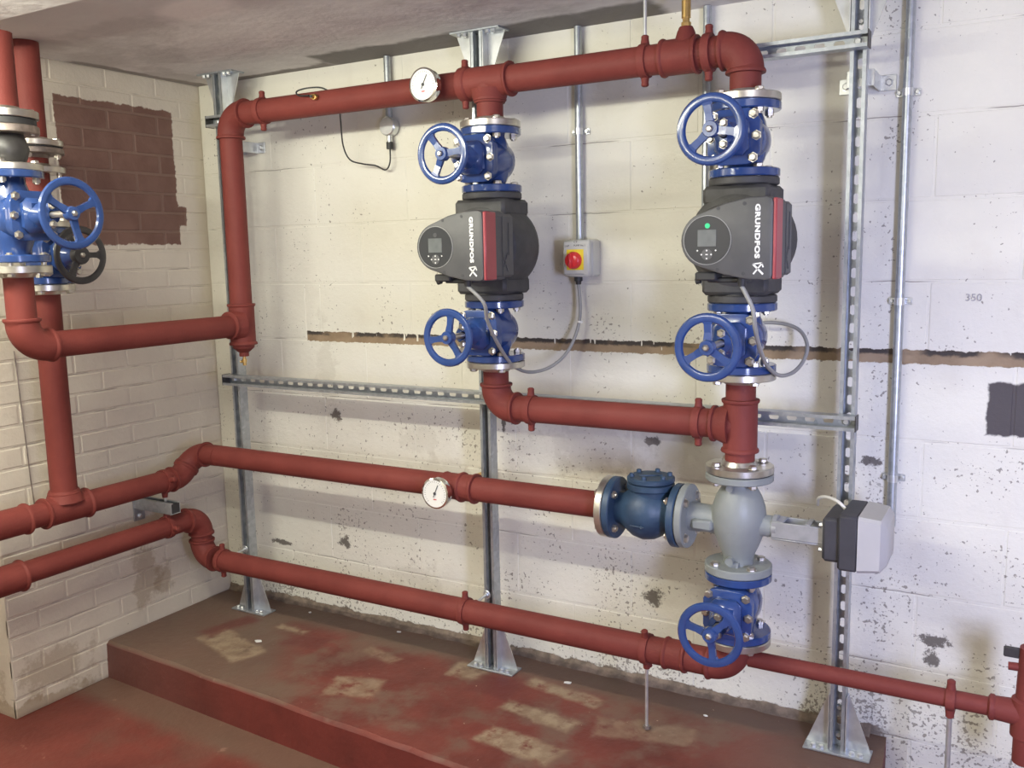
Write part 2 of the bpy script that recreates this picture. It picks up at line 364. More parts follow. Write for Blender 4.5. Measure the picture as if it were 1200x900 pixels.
# ================================================================ the room
FZ, CZ = -.145, 2.172
JY = [.009+.225*k for k in range(-1, 11)]
wb = struct(MB().box((1.5, .1015, (FZ+CZ)/2), (5.4, .2, CZ-FZ+.3)).build('wall_back', 'wall_back', smooth=False))
k = 0
for i in range(len(JY)):
    z0 = JY[i]; z1 = min(z0+.225, CZ+.02); z0c = max(z0, FZ-.02)
    if z1-z0c < .03: continue
    off = 1.49 if i % 2 == 0 else 1.71
    x = off - .44*5
    while x < 4.1:
        x0, x1 = max(x, 0.0), min(x+.44, 4.1)
        if x1-x0 > .03:
            zb = z0c+.003; zt = z1-.003
            segs = [(x0, x1, zb)]
            if abs(z0-1.134) < .01:
                if x0 < .53 < x1: segs = [(x0, .53, zb), (.53, x1, 1.164)]
                elif x0 >= .53: segs = [(x0, x1, 1.164)]
            for (a, b, zz) in segs:
                d = .014; yo = random.uniform(-.0004, .0004)
                if (a, zz) != (x0, zb) and a == .53: a -= .006
                MB().box(((a+b)/2, d/2+yo, (zz+zt)/2), (b-a-.004, d, zt-zz), .003).build('block', 'wall_back', wb, smooth=False)
        x += .44
# left wall: a short brick wall that stops at y = -1.015
wl = struct(MB().box((-.1125, -.505, (FZ+CZ)/2), (.225, 1.02, CZ-FZ+.06)).build('wall_left', 'wall_left', smooth=False))
r = 0; z = FZ-.005
z = -.15
while z < CZ:
    zt = min(z+.075, CZ+.01); y = 0.0 - (.1125 if r % 2 else 0); first = True
    y = .1125 if r % 2 else 0.0
    while y > -1.0:
        y1, y0 = min(y, 0), max(y-.225, -1.018)
        if y1-y0 > .03:
            xo = random.uniform(-.0005, .0005)
            MB().box((-.0045+xo, (y0+y1)/2, (z+zt)/2), (.014, y1-y0-.006, zt-z-.006), .004).build('brick', 'wall_left', wl, smooth=False)
        y -= .225
    z += .075; r += 1
struct(MB().box((-1.45, -2.5, 1), (.1, 5.4, 2.6)).build('wall_side', 'plain', smooth=False))
struct(MB().box((4.35, -2.5, 1), (.1, 5.4, 2.6)).build('wall_right', 'plain', smooth=False))
struct(MB().box((1.45, -5.25, 1), (5.9, .1, 2.6)).build('wall_front', 'plain', smooth=False))
struct(MB().box((-.82, .05, 1), (1.2, .2, 2.6)).build('wall_recess', 'plain', smooth=False))
def grid_slab(x0, x1, y0, y1, z, nx, ny, amp):
    m = MB(); P = []
    for i in range(nx+1):
        for j in range(ny+1): P.append((x0+(x1-x0)*i/nx, y0+(y1-y0)*j/ny, z+random.uniform(-amp, amp)))
    F = [(i*(ny+1)+j, (i+1)*(ny+1)+j, (i+1)*(ny+1)+j+1, i*(ny+1)+j+1) for i in range(nx) for j in range(ny)]
    return m.add(P, F)
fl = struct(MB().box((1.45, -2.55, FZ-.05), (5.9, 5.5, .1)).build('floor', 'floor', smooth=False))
ce = struct(MB().box((1.45, -2.55, CZ+.05), (5.9, 5.5, .1)).build('ceiling', 'ceiling', smooth=False))
struct(MB().box((1.45, -1.28, CZ-.028), (5.8, .13, .075), .004).build('ceiling_beam', 'ceiling', smooth=False))
# plinth: ragged front edge
pm = MB(); top = []; 
NX = 44
def yf(x): return -.640-.058*x
xs = [0.001+2.745*i/NX for i in range(NX+1)]
rings = []
for i, x in enumerate(xs):
    jt = random.uniform(-.004, .004) if i > 0 else 0
    sh = .03*i/NX
    rings.append([(x+(-.03 if i == NX else 0)*0, .004, 0), (x+sh*.6, -.25, random.uniform(-.0015, .0015)), (x+sh, yf(x)+.014+jt, random.uniform(-.002, .001)), (x+sh, yf(x)+jt*.6, -.011), (x+sh, yf(x)-.004, FZ), (x, .004, FZ)])
m = 6; P = [p for R in rings for p in R]
F = [(i*m+k, (i+1)*m+k, (i+1)*m+(k+1) % m, i*m+(k+1) % m) for i in range(NX) for k in range(m)] + [tuple(range(m)), tuple(range(NX*m, NX*m+m))[::-1]]
struct(pm.add(P, F).build('plinth', 'plinth', smooth=False))
# concrete fillet left along the foot of the wall
fm = MB(); R = []
for i in range(61):
    x = .002+2.70*i/60; a = random.uniform(.016, .030); b = random.uniform(.018, .034)
    R.append([(x, .0, b), (x, -a*.4, b*.5), (x, -a, -.001)])
P = [p for q in R for p in q]
struct(fm.add(P, [(i*3+k, (i+1)*3+k, (i+1)*3+k+1, i*3+k+1) for i in range(60) for k in range(2)]).build('trim_1', simple('bare_concrete', (.19, .145, .11), .8, 0, .3, 30, .002), smooth=False))
text_mesh('pencil_mark', '350', .028, 'pencil', wb, on_front(*at(1141, 349, 0)*1) @ Matrix.Translation((0, 0, .003)), .0003)

# ================================================================ pipework helpers
PR, FR = .041, .047
def pipe(root, p0, p1, r=PR, n=28): return MB().sweep([p0, p1], r, n).build('pipe_length', 'red', root)
def bead_profile(pts, r, bead):
    # adds a raised ring at both ends of a path
    pts = [V(p) for p in pts]; a = (pts[1]-pts[0]).normalized(); b = (pts[-2]-pts[-1]).normalized()
    P = [pts[0], pts[0]+a*.001, pts[0]+a*.004, pts[0]+a*.009, pts[0]+a*.013]; Rr = [PRr(r), bead, bead+.001, bead, r]
    Q = [pts[-1]+b*.013, pts[-1]+b*.009, pts[-1]+b*.004, pts[-1]+b*.001, pts[-1]]; Rq = [r, bead, bead+.001, bead, PRr(r)]
    mid = [p for p in pts[1:-1] if (p-pts[0]).length > .015 and (p-pts[-1]).length > .015]
    return P+mid+Q, Rr+[r]*len(mid)+Rq
def PRr(r): return r-.006
def arc(c, a, b, R, n=12):     # corner c, incoming direction a, outgoing direction b
    c, a, b = V(c), V(a).normalized(), V(b).normalized(); ang = a.angle(b); t = R*math.tan(ang/2)
    p0 = c-a*t; nrm = (b-a*a.dot(b)).normalized(); o = p0+nrm*R
    return [o-nrm*R*math.cos(ang*k/n)+a*R*math.sin(ang*k/n) for k in range(n+1)], t
def elbow(root, c, a, b, R=.072, r=FR, ext=.014):
    P, t = arc(c, a, b, R, 14); P = [P[0]-V(a).normalized()*ext]+P+[P[-1]+V(b).normalized()*ext]
    P, Rr = bead_profile(P, r, r+.0045); MB().sweep(P, Rr, 28).build('elbow', 'red', root); return t+ext
def tee(root, c, run, br, L=.075, B=.075, r=FR):
    c, run, br = V(c), V(run).normalized(), V(br).normalized(); m = MB()
    P, Rr = bead_profile([c-run*L, c, c+run*L], r, r+.0045); m.sweep(P, Rr, 28)
    P = [c, c+br*(B-.014), c+br*(B-.012), c+br*(B-.004), c+br*B]; m.sweep(P, [r*.97, r*.97, r+.0045, r+.0045, r-.006], 28)
    m.sweep([c+br*r*.55, c+br*(r+.018)], [r*1.30, r*.99], 28)
    m.build('tee', 'red', root)
_cache = {}
def bolt_mesh(L, mat='steel', hr=.0120):
    key = (round(L, 4), mat, hr)
    if key not in _cache:
        m = MB(); h = L/2
        m.lathe([(hr, 0), (hr, .007), (hr*.8, .009)], (0, 0, h), (0, 0, 1), 6)
        m.lathe([(hr*1.25, 0), (hr*1.25, .0015)], (0, 0, h-.0012), (0, 0, 1), 14)
        m.lathe([(hr*.62, -h-.014), (hr*.62, h)], (0, 0, 0), (0, 0, 1), 10)
        m.lathe([(hr, -.0095), (hr, 0)], (0, 0, -h), (0, 0, 1), 6)
        _cache[key] = m.mesh('bolt', mat)
    return _cache[key]
def head_mesh(r=.009, mat='steel', n=6):   # hexagon head with washer
    key = ('h', r, mat, n)
    if key not in _cache: _cache[key] = MB().lathe([(r*1.25, 0), (r*1.25, .0015), (r, .0016), (r, .008), (r*.75, .010)], (0, 0, 0), (0, 0, 1), n).mesh('bolt', mat)
    return _cache[key]
def bolts(parent, c, axis, L, R=.0725, n=4, ph=.5, mat='steel', world=True):
    u, v, a = frame(axis); off = wloc(parent) if world else V(0, 0, 0); me = bolt_mesh(L, mat); q = a.to_track_quat('Z', 'Y').to_euler()
    for k in range(n):
        t = 2*PI*(k+ph)/n; inst(me, 'bolt', parent, V(c)+(u*math.cos(t)+v*math.sin(t))*R-off, q)
def steel_flange(root, c, axis, t=.020, r=.0935, bl=None, mat='steel', dirn=1):
    # c: centre of its mating face, axis points from that face back along the pipe
    f = MB().disc(c, axis, r, t, 36, .002).lathe([(.052, t-.001), (.045, t+.012), (.042, t+.013)], c, axis, 28).build('flange', mat, root)
    if bl: bolts(f, V(c), V(axis), bl)
    return f
def clamp(label, c, pipe_axis, lug, r=PR, rod=None, rodr=.005, group='red pipe clamps', foot=None, mat='red', rlabel=None):
    c = V(c); a = V(pipe_axis).normalized(); l = V(lug).normalized(); t = thing('pipe_clamp', label, 'clamp', c, group)
    m = MB(); w = .011
    u, v, _ = frame(a); n = 28
    m.lathe([(r+.001, -w), (r+.005, -w), (r+.0065, 0), (r+.005, w), (r+.001, w)], c, a, n); m.build('ring', mat, t)
    for s in (-1, 1):
        k = MB(); k.sweep([c+l*s*(r+.001), c+l*s*(r+.020)], [.012, .0095], 12); k.lathe([(.0105, 0), (.0105, .007), (.007, .010)], c+l*s*(r+.018), l*s, 10)
        k.build('lug', mat, t)
    if rod is not None:
        rod = V(rod); d = (rod-c).normalized()
        MB().sweep([c+d*(r+.001), c+d*(r+.022)], [.013, .010], 12).build('boss', mat, t)
        MB().sweep([c+d*(r+.020), rod], rodr, 10).build('threaded_rod', 'zinc', t)
        if foot == 'nut':
            MB().lathe([(.012, 0), (.012, .009)], rod, -d, 6).build('nut', 'rust', t)
        elif foot == 'plate':
            MB().disc(rod-d*.004, d, .016, .003, 16).lathe([(.009, 0), (.009, .007)], rod-d*.012, d, 6).build('nut', 'zinc', t)
    return t

# ================================================================ strut frame
def channel(name, p0, p1, out, label, group, cat='strut channel', pitch=.05, mat='galv', w=.041):
    # C section open towards out, slotted back plate
    p0, p1, out = V(p0), V(p1), V(out).normalized(); d = (p1-p0); L = d.length; d.normalize(); s = out.cross(d); h = w/2
    t = thing(name, label, cat, p0, group)
    side = MB(); th = .0025
    def bar(a0, a1, b0, b1):   # a along s, b along out (0 = back)
        P = []
        for e in (0, L):
            for (a, b) in ((a0, b0), (a1, b0), (a1, b1), (a0, b1)): P.append(p0+d*e+s*a+out*b)
        side.add(P, [(0, 1, 2, 3), (7, 6, 5, 4), (0, 4, 5, 1), (1, 5, 6, 2), (2, 6, 7, 3), (3, 7, 4, 0)])
    bar(-h, -h+th, 0, w); bar(h-th, h, 0, w); bar(-h+th, -h+.0095, w-th, w); bar(h-.0095, h-th, w-th, w)
    bar(-h+.0075, -h+.0095, w-.0085, w-th); bar(h-.0095, h-.0075, w-.0085, w-th)
    bar(-h+th, -.0072, 0, th); bar(.0072, h-th, 0, th)
    n = int(L/pitch); e0 = (L-n*pitch)/2
    def web(a, b):
        P = []
        for e in (a, b):
            for (x, y) in ((-.0074, 0), (.0074, 0), (.0074, th), (-.0074, th)): P.append(p0+d*e+s*x+out*y)
        side.add(P, [(0, 1, 2, 3), (7, 6, 5, 4), (0, 4, 5, 1), (1, 5, 6, 2), (2, 6, 7, 3), (3, 7, 4, 0)])
        for e, sg in ((a, -1), (b, 1)):    # rounded slot ends
            for q in (-1, 1):
                Q = []
                for y in (0, th): Q += [p0+d*e+s*(.0074*q)+out*y, p0+d*(e+sg*.0035)+s*(.0074*q)+out*y, p0+d*e+s*(.0015*q)+out*y]
                side.add(Q, [(0, 1, 2), (5, 4, 3), (0, 3, 4, 1), (1, 4, 5, 2), (2, 5, 3, 0)])
    web(0, e0+.011)
    for k in range(n-1): web(e0+k*pitch+.039, e0+(k+1)*pitch+.011)
    web(L-e0-.011, L)
    side.build('channel', mat, t, smooth=False)
    return t
ZB, ZT = .003, CZ-.002
SX = {'l': .285, 'm': 1.462, 'r': 2.632}
def gusset(root, x, z, sg, y0=-.165, y1=-.124):
    m = MB(); yc = (y0+y1)/2
    m.box((x, yc, z+sg*.003), (.185, .07, .006), .001)
    m.build('base_plate', 'galv', root, smooth=False)
    for s in (-1, 1):
        k = MB(); a = x+s*.0225
        P = []
        for y in (y1-.012, y1-.009):
            P += [(a, y, z+sg*.006), (a+s*.068, y, z+sg*.006), (a+s*.060, y, z+sg*.028), (a+s*.004, y, z+sg*.175), (a, y, z+sg*.18)]
        k.add(P, [(0, 1, 2, 3, 4), (9, 8, 7, 6, 5)]+[(i, i+5, (i+1) % 5+5, (i+1) % 5) for i in range(5)])
        k.box((a+s*.0015, yc, z+sg*.09), (.003, .041, .17))
        k.build('gusset', 'zinc', root, smooth=False)
        for q in (.018, .050): inst(head_mesh(.008, 'zinc'), 'bolt', root, V(x+s*(.03+q*.7), yc-.02, z+sg*.006)-wloc(root), (0 if sg > 0 else PI, 0, 0))
    for q in (.045, .13):
        inst(head_mesh(.008, 'zinc'), 'bolt', root, V(x, y0+.034, z+sg*q)-wloc(root), (PI/2, 0, 0))
for key, lab in (('l', 'vertical galvanised slotted strut in the corner by the tall left red pipe'), ('m', 'vertical galvanised slotted strut behind the left pump and its elbow'), ('r', 'vertical galvanised slotted strut with bright lips right of the right pump')):
    x = SX[key]
    t = channel('strut_post', (x, -.124, ZB), (x, -.124, ZT), (0, -1, 0), lab, 'vertical struts of the pipe frame')
    gusset(t, x, 0.001, 1)
    gusset(t, x, ZT+.0015, -1)
def rail(x0, x1, z, lab):
    t = channel('strut_rail', (x0, -.1655, z), (x1, -.1655, z), (0, -1, 0), lab, 'horizontal rails of the pipe frame')
    for key in ('l', 'm', 'r'):
        inst(head_mesh(.010, 'zinc'), 'bolt', t, V(SX[key], -.1685, z)-wloc(t), (PI/2, 0, 0))
    for xx, s in ((x0, -1), (x1, 1)):
        MB().box((xx+s*.0015, -.186, z), (.003, .044, .044), .001).build('end_cap', 'blackmetal', t, smooth=False)
rail(.258, 2.660, .982, 'long galvanised slotted rail across the wall at mid height behind the middle red pipe')
rail(.258, 2.660, 1.985, 'upper galvanised slotted rail behind the top red pipe below the ceiling')
def hat_bracket(x, z, lab):
    t = thing('wall_bracket', lab, 'bracket', (x, 0, z), 'brackets holding the struts off the wall'); m = MB()
    for s in (-1, 1):
        m.box((x+s*.054, -.0035, z), (.042, .004, .042), .001); m.box((x+s*.033, -.062, z), (.004, .12, .042), .001)
    m.box((x, -.1215, z), (.066, .003, .042))
    m.build('plate', 'zinc', t, smooth=False)
    for s in (-1, 1): inst(head_mesh(.010, 'zinc'), 'bolt', t, (s*.056, -.0055, 0), (PI/2, 0, 0))
hat_bracket(SX['r'], 1.90, 'bright zinc wall bracket behind the right strut near the ceiling')
hat_bracket(SX['l'], at(291, 175, 0).z, 'small zinc wall bracket beside the tall left red pipe')

# ================================================================ red pipes
Y0 = -.29; X1, X2, XL, XR = 1.584, 2.372, .474, .17
ZTOP, ZMID, ZRET, ZLOW = 1.98, .973, .693, .262
# --- top header with the tall left drop and the run to the front valve
h = thing('red_pipework', 'red pipe along the wall top, down the left corner and out to the left', 'pipe', (XL, Y0, 1.0))
tl = elbow(h, (XL, Y0, ZTOP), (0, 0, 1), (1, 0, 0))
te = elbow(h, (X2, Y0, ZTOP), (1, 0, 0), (0, 0, -1), R=.056, r=.0475, ext=.010)
tee(h, (X1, Y0, ZTOP), (1, 0, 0), (0, 0, -1), .08, .062)
pipe(h, (XL+tl-.01, Y0, ZTOP), (X1-.075, Y0, ZTOP)); pipe(h, (X1+.075, Y0, ZTOP), (2.15, Y0, ZTOP))
pf, rf = bead_profile([(2.14, Y0, ZTOP), (2.19, Y0, ZTOP), (2.245, Y0, ZTOP)], .0475, .051)
cp = MB().sweep(pf, rf, 28); cp.sweep([(2.208, Y0, ZTOP+.03), (2.208, Y0, ZTOP+.062), (2.208, Y0, ZTOP+.075)], [.034, .024, .018], 18); cp.build('coupling', 'red', h)
pipe(h, (2.235, Y0, ZTOP), (X2-te+.01, Y0, ZTOP))
ZF1 = 1.840
pipe(h, (X2, Y0, ZTOP-te+.01), (X2, Y0, ZF1+.01)); pipe(h, (X1, Y0, ZTOP-.05), (X1, Y0, ZF1+.01))
steel_flange(h, (X1, Y0, ZF1), (0, 0, 1), .020, bl=.045); steel_flange(h, (X2, Y0, ZF1), (0, 0, 1), .020, bl=.045)
pipe(h, (XL, Y0, ZTOP-tl+.01), (XL, Y0, 1.28)); tee(h, (XL, Y0, 1.216), (0, 0, 1), (0, -1, 0), .078, .070)
MB().sweep([(XL, Y0, 1.142), (XL, Y0, 1.128), (XL, Y0, 1.112), (XL, Y0, 1.110), (XL, Y0, 1.095)], [.042, .040, .022, .018, .018], 20).build('reducer', 'red', h)
XF, YF = .46, -1.15
XFc = (XL+XF)/2
pipe(h, (XL, Y0-.06, 1.212), (XL, YF+.07, 1.212)); elbow(h, (XL, YF, 1.212), (0, -1, 0), (0, 0, 1), R=.072)
pipe(h, (XL, YF, 1.285), (XL, YF, 1.43)); steel_flange(h, (XL, YF, 1.452), (0, 0, -1), .022, bl=.047)
dr = thing('drain_cock', 'small brass drain cock under the tall left red pipe', 'valve', (XL, Y0, 1.06))
MB().lathe([(.007, 0), (.007, .012), (.009, .013), (.009, .024), (.006, .025), (.006, .036)], (XL, Y0, 1.060), (0, 0, 1), 12).build('body', 'brass', dr)
MB().box((XL-.004, Y0-.011, 1.075), (.005, .016, .010), .002).build('spindle', 'brass', dr)
# --- middle cross pipe
mp = thing('red_pipework', 'red pipe from under the left pump across to the tee under the right pump', 'pipe', (X1, Y0, .973))
tm = elbow(mp, (X1, Y0, ZMID), (0, 0, -1), (1, 0, 0), R=.064); tee(mp, (X2, Y0, ZMID), (0, 0, 1), (-1, 0, 0), .075, .082)
pipe(mp, (X1+tm-.01, Y0, ZMID), (X2-.075, Y0, ZMID)); pipe(mp, (X1, Y0, ZMID+tm-.01), (X1, Y0, 1.10)); pipe(mp, (X2, Y0, ZMID+.07), (X2, Y0, 1.10)); pipe(mp, (X2, Y0, ZMID-.07), (X2, Y0, .862))
ZF2 = 1.123
steel_flange(mp, (X1, Y0, ZF2), (0, 0, -1), .020, bl=.045); steel_flange(mp, (X2, Y0, ZF2), (0, 0, -1), .020, bl=.045)
steel_flange(mp, (X2, Y0, .842), (0, 0, 1), .020, bl=.045)
# --- upper return with the riser
ur = thing('red_pipework', 'red pipe from the dark blue check valve to the left wall, with a riser', 'pipe', (1.0, Y0, ZRET))
ZU = .612
pipe(ur, (.27, Y0, ZRET), (1.955, Y0, ZRET)); steel_flange(ur, (1.985, Y0, ZRET), (-1, 0, 0), .022, bl=.047)
pf, rf = bead_profile([(1.44, Y0, ZRET), (1.47, Y0, ZRET), (1.50, Y0, ZRET)], .045, .050); pf2, rf2 = bead_profile([(1.375, Y0, ZRET), (1.40, Y0, ZRET), (1.44, Y0, ZRET)], .044, .046)
MB().sweep(pf2+pf, rf2+rf, 28).build('coupling', 'red', ur)
d45 = V(0, 1, 1).normalized(); e1 = V(XR, Y0-.5*(0), ZU); cA = V(XR, -.375, ZU); cB = V(XR, -.375+(ZRET-ZU), ZRET)
elbow(ur, cA, (0, 1, 0), d45, R=.075, r=.045, ext=.016); elbow(ur, cB, d45, (1, 0, 0), R=.062, r=.045, ext=.006)
pipe(ur, (XR+.05, cB.y, ZRET), (.30, Y0-.002, ZRET))
pipe(ur, (XR, cA.y-.03, ZU), (XR, -1.30, ZU)); YR = -.868
tee(ur, (XR, YR, ZU), (0, 1, 0), (0, 0, 1), .085, .062, r=.049)
pf, rf = bead_profile([(XR, -1.01, ZU), (XR, -1.06, ZU), (XR, -1.30, ZU)], .048, .053); MB().sweep(pf, rf, 28).build('coupling', 'red', ur)
pipe(ur, (XR, YR, ZU+.05), (XR, YR, 1.37), r=.044); steel_flange(ur, (XR, YR, 1.388), (0, 0, -1), .022, bl=.047)
# --- lower return
lr = thing('red_pipework', 'lowest long red pipe from under the bottom blue valve round to the left wall', 'pipe', (1.0, Y0, ZLOW))
ZL = .430
t1 = elbow(lr, (X2-.004, Y0, ZLOW), (0, 0, -1), (-1, 0, 0), R=.066, r=.046)
pipe(lr, (XR+.10, Y0, ZLOW), (X2-t1, Y0, ZLOW)); steel_flange(lr, (X2, Y0, .362), (0, 0, -1), .020, bl=.045)
pf, rf = bead_profile([(2.155, Y0, ZLOW), (2.19, Y0, ZLOW), (2.225, Y0, ZLOW)], .0445, .048); MB().sweep(pf, rf, 28).build('coupling', 'red', lr)
elbow(lr, (XR, Y0, ZLOW), (-1, 0, 0), (0, 0, 1), R=.066, r=.046, ext=.008); elbow(lr, (XR, Y0, ZL), (0, 0, 1), (0, -1, 0), R=.066, r=.046, ext=.008)
pipe(lr, (XR, Y0, ZLOW+.07), (XR, Y0, ZL-.07)); pipe(lr, (XR, Y0-.065, ZL), (XR, -1.30, ZL), r=.039)
pf, rf = bead_profile([(XR, -1.045, ZL-.004), (XR, -1.10, ZL-.004), (XR, -1.30, ZL-.004)], .050, .054); MB().sweep(pf, rf, 28).build('coupling', 'red', lr)
# --- short spool and riser tops at the left
sp = thing('red_pipework', 'red riser going up to the ceiling at the left, behind the front red pipe', 'pipe', (XR, YR, 1.75))
pipe(sp, (XR, YR, 1.60), (XR, YR, 1.82), r=.044); steel_flange(sp, (XR, YR, 1.576), (0, 0, 1), .020, bl=.045); pipe(sp, (XR, YR, 1.86), (XR, YR, CZ-.001), r=.046)
steel_flange(sp, (XR, YR, 1.752), (0, 0, 1), .020, bl=.03); steel_flange(sp, (XR, YR, 1.832), (0, 0, -1), .018, mat='rust'); f = steel_flange(sp, (XR, YR, 1.838), (0, 0, 1), .020); bolts(f, (XR, YR, 1.835), (0, 0, 1), .045)
MB().disc((XR, YR, 1.832), (0, 0, 1), .088, .006, 30).build('gasket', 'black', sp)
ft = thing('red_pipework', 'front red pipe going up at the left edge above the blue valve', 'pipe', (XL, YF, 1.72))
steel_flange(ft, (XL, YF, 1.722), (0, 0, 1), .020, bl=.045); pipe(ft, (XL, YF, 1.90), (XL, YF, CZ-.066+.001), r=.044)
f = steel_flange(ft, (XL, YF, 1.868), (0, 0, 1), .022); bolts(f, (XL, YF, 1.862), (0, 0, 1), .05)
MB().sweep([(XL, YF, 1.738), (XL, YF, 1.76), (XL, YF, 1.785), (XL, YF, 1.81), (XL, YF, 1.832)], [.046, .055, .062, .055, .047], 26).build('bellows', 'blackmetal', ft)
MB().disc((XL, YF, 1.826), (0, 0, 1), .092, .022, 34).build('counter_flange', 'rust', ft); MB().disc((XL, YF, 1.848), (0, 0, 1), .086, .020, 30).disc((XL, YF, 1.856), (0, 0, 1), .080, .012, 30).build('gasket', 'black', ft)
# --- small pipe at the right and the vertical one at the frame's edge
sr = thing('red_pipework', 'thin red pipe running right from the bottom elbow to the upright at the right edge', 'pipe', (2.9, Y0, .3))
pipe(sr, (2.405, Y0+.01, .292), (3.02, Y0+.0, .298), r=.0235, n=22)
P, Rr = bead_profile([(3.03, Y0, .298), (3.10, Y0, .298)], .030, .034)
k = MB().sweep([(3.015, Y0, .298), (3.02, Y0, .298), (3.028, Y0, .298), (3.032, Y0, .298), (3.10, Y0, .298)], [.025, .033, .033, .030, .034], 20); k.sweep([(3.104, Y0, .34), (3.104, Y0, .335), (3.104, Y0, .24), (3.104, Y0, .235)], [.030, .038, .038, .030], 20); k.build('tee', 'red', sr)
MB().sweep([(3.104, Y0, .33), (3.108, Y0, .470)], .030, 20).build('pipe_length', 'red', sr)
MB().sweep([(3.104, Y0, .245), (3.104, Y0, .17)], .030, 20).build('pipe_length', 'red', sr)
MB().sweep([(3.055, Y0, .415), (3.10, Y0, .417)], [.010, .011], 12).build('stub', 'red', sr)
MB().box((3.063, Y0, .452), (.04, .008, .028), .003).build('tab', 'blackmetal', sr)

# ================================================================ valves
def handwheel(root, y, r, spk, mat='blue', tube=.0115, hubr=.020, hubmat='steel'):
    # wheel in the x-z plane at local y, seen from -y
    n = 44; m = MB(); P = []; q = 8
    for k in range(n):
        a = 2*PI*k/n; c = V(math.cos(a), 0, math.sin(a))
        for j in range(q):
            b = 2*PI*j/q; P.append(c*(r+math.cos(b)*tube)+V(0, y+math.sin(b)*tube*.62, 0))
    m.add(P, [(k*q+j, k*q+(j+1) % q, ((k+1) % n)*q+(j+1) % q, ((k+1) % n)*q+j) for k in range(n) for j in range(q)])
    wh = m.build('handwheel', mat, root, world=False)
    for a in spk:
        a = math.radians(a); d = V(math.cos(a), 0, math.sin(a)); s = V(-math.sin(a), 0, math.cos(a)); sp = MB(); P = []
        st = ((hubr*.6, .011), (r*.5, .0085), (r*.78, .0095), (r*.91, .017), (r-.001, .030))
        for (rr, ww) in st:
            yy = y+.004*math.sin(PI*rr/r)
            P += [d*rr+s*ww+V(0, yy-.005, 0), d*rr-s*ww+V(0, yy-.005, 0), d*rr-s*ww+V(0, yy+.005, 0), d*rr+s*ww+V(0, yy+.005, 0)]
        sp.add(P, [(i*4+j, i*4+(j+1) % 4, (i+1)*4+(j+1) % 4, (i+1)*4+j) for i in range(len(st)-1) for j in range(4)]+[(0, 1, 2, 3), (19, 18, 17, 16)])
        sp.build('spoke', mat, wh, smooth=False, world=False)
    MB().lathe([(hubr*.9, -.010), (hubr, -.006), (hubr, .012), (hubr*.8, .016)], (0, y, 0), (0, 1, 0), 20).build('hub', mat, wh, world=False)
    MB().lathe([(.0085, 0), (.0085, .006), (.005, .009)], (0, y-.009, 0), (0, -1, 0), 6).build('nut', hubmat, wh, world=False)
    return wh
def gate_valve(label, loc, half, spk, rz=0, stem=.268, wr=.074, group='blue gate valves', mat='blue', wmat='blue', dy=0, bolts_top=0, bolts_bot=0):
    t = thing('gate_valve', label, 'valve', loc, group, rz); H = half; ft_ = .022
    b = MB().lathe([(.043, -H+.01), (.044, -H*.72), (.054, -H*.5), (.060, -H*.2), (.060, H*.2), (.054, H*.5), (.044, H*.72), (.043, H-.01)], (0, 0, 0), (0, 0, 1), 28)
    b.lathe([(.060, -.045), (.066, -.015), (.066, .062), (.062, .070)], (0, 0, 0), (0, -1, 0), 28)
    b.box((0, -.04, 0), (.108, .085, .112), .022)
    b.build('body', mat, t, world=False)
    for s in (-1, 1):
        f = MB().disc((0, 0, s*(H-ft_/2)-ft_/2), (0, 0, 1), .0935, ft_, 36, .003).build('flange', mat, t, world=False)
        L = bolts_top if s > 0 else bolts_bot
        if L:
            me = bolt_mesh(L)
            for k in range(4):
                a = PI/4+PI/2*k; inst(me, 'bolt', f, (.0725*math.cos(a), .0725*math.sin(a), s*H))
    fm = MB()
    def oct_(hx, hz, c): return [(hx-c*.3, -hz+c), (hx, -hz+c*1.6), (hx, hz-c*1.6), (hx-c*.3, hz-c), (hx-c, hz-c*.2), (hx-c*1.6, hz), (-hx+c*1.6, hz), (-hx+c, hz-c*.2), (-hx+c*.3, hz-c), (-hx, hz-c*1.6), (-hx, -hz+c*1.6), (-hx+c*.3, -hz+c), (-hx+c, -hz+c*.2), (-hx+c*1.6, -hz), (hx-c*1.6, -hz), (hx-c, -hz+c*.2)]
    fm.prism(oct_(.068, .070, .020), -.105, -.090, .002); fm.prism(oct_(.066, .068, .020), -.088, -.072, .002); fm.build('bonnet_flange', mat, t, world=False)
    bm = MB().lathe([(.040, .100), (.038, .130), (.030, .150), (.024, .158), (.021, .175), (.026, .177), (.026, .186), (.012, .188)], (0, 0, 0), (0, -1, 0), 28)
    bm.box((0, -.118, 0), (.088, .046, .098), .016); bm.box((0, -.140, 0), (.056, .034, .064), .014); bm.box((0, -.182, 0), (.024, .012, .066), .003); bm.build('bonnet', mat, t, world=False)
    for (x, z) in ((.052, .054), (-.052, .054), (.052, -.054), (-.052, -.054), (.060, 0), (-.060, 0)): inst(head_mesh(.0105), 'bolt', t, (x, -.105, z), (PI/2, 0, 0))
    for z in (-.026, .026): inst(head_mesh(.0095), 'bolt', t, (0, -.188, z), (PI/2, 0, 0))
    MB().lathe([(.009, .18), (.009, stem-.01)], (0, 0, 0), (0, -1, 0), 14).build('stem', 'steel', t, world=False)
    handwheel(t, -stem, wr, spk, wmat, hubr=.030 if wmat != mat else .020)
    return t
H1 = .0965; ZV1 = (ZF1-.001+1.646)/2; HV1 = (ZF1-.001-1.646)/2; ZV2 = (1.314+ZF2+.001)/2; HV2 = (1.314-ZF2-.001)/2
gate_valve('blue handwheel valve above the left pump', (X1, Y0, ZV1), HV1, (128, 245, 5))
gate_valve('blue handwheel valve below the left pump', (X1, Y0, ZV2), HV2, (80, 188, 305))
gate_valve('blue handwheel valve above the right pump', (X2, Y0, ZV1), HV1, (100, 222, 350), stem=.290)
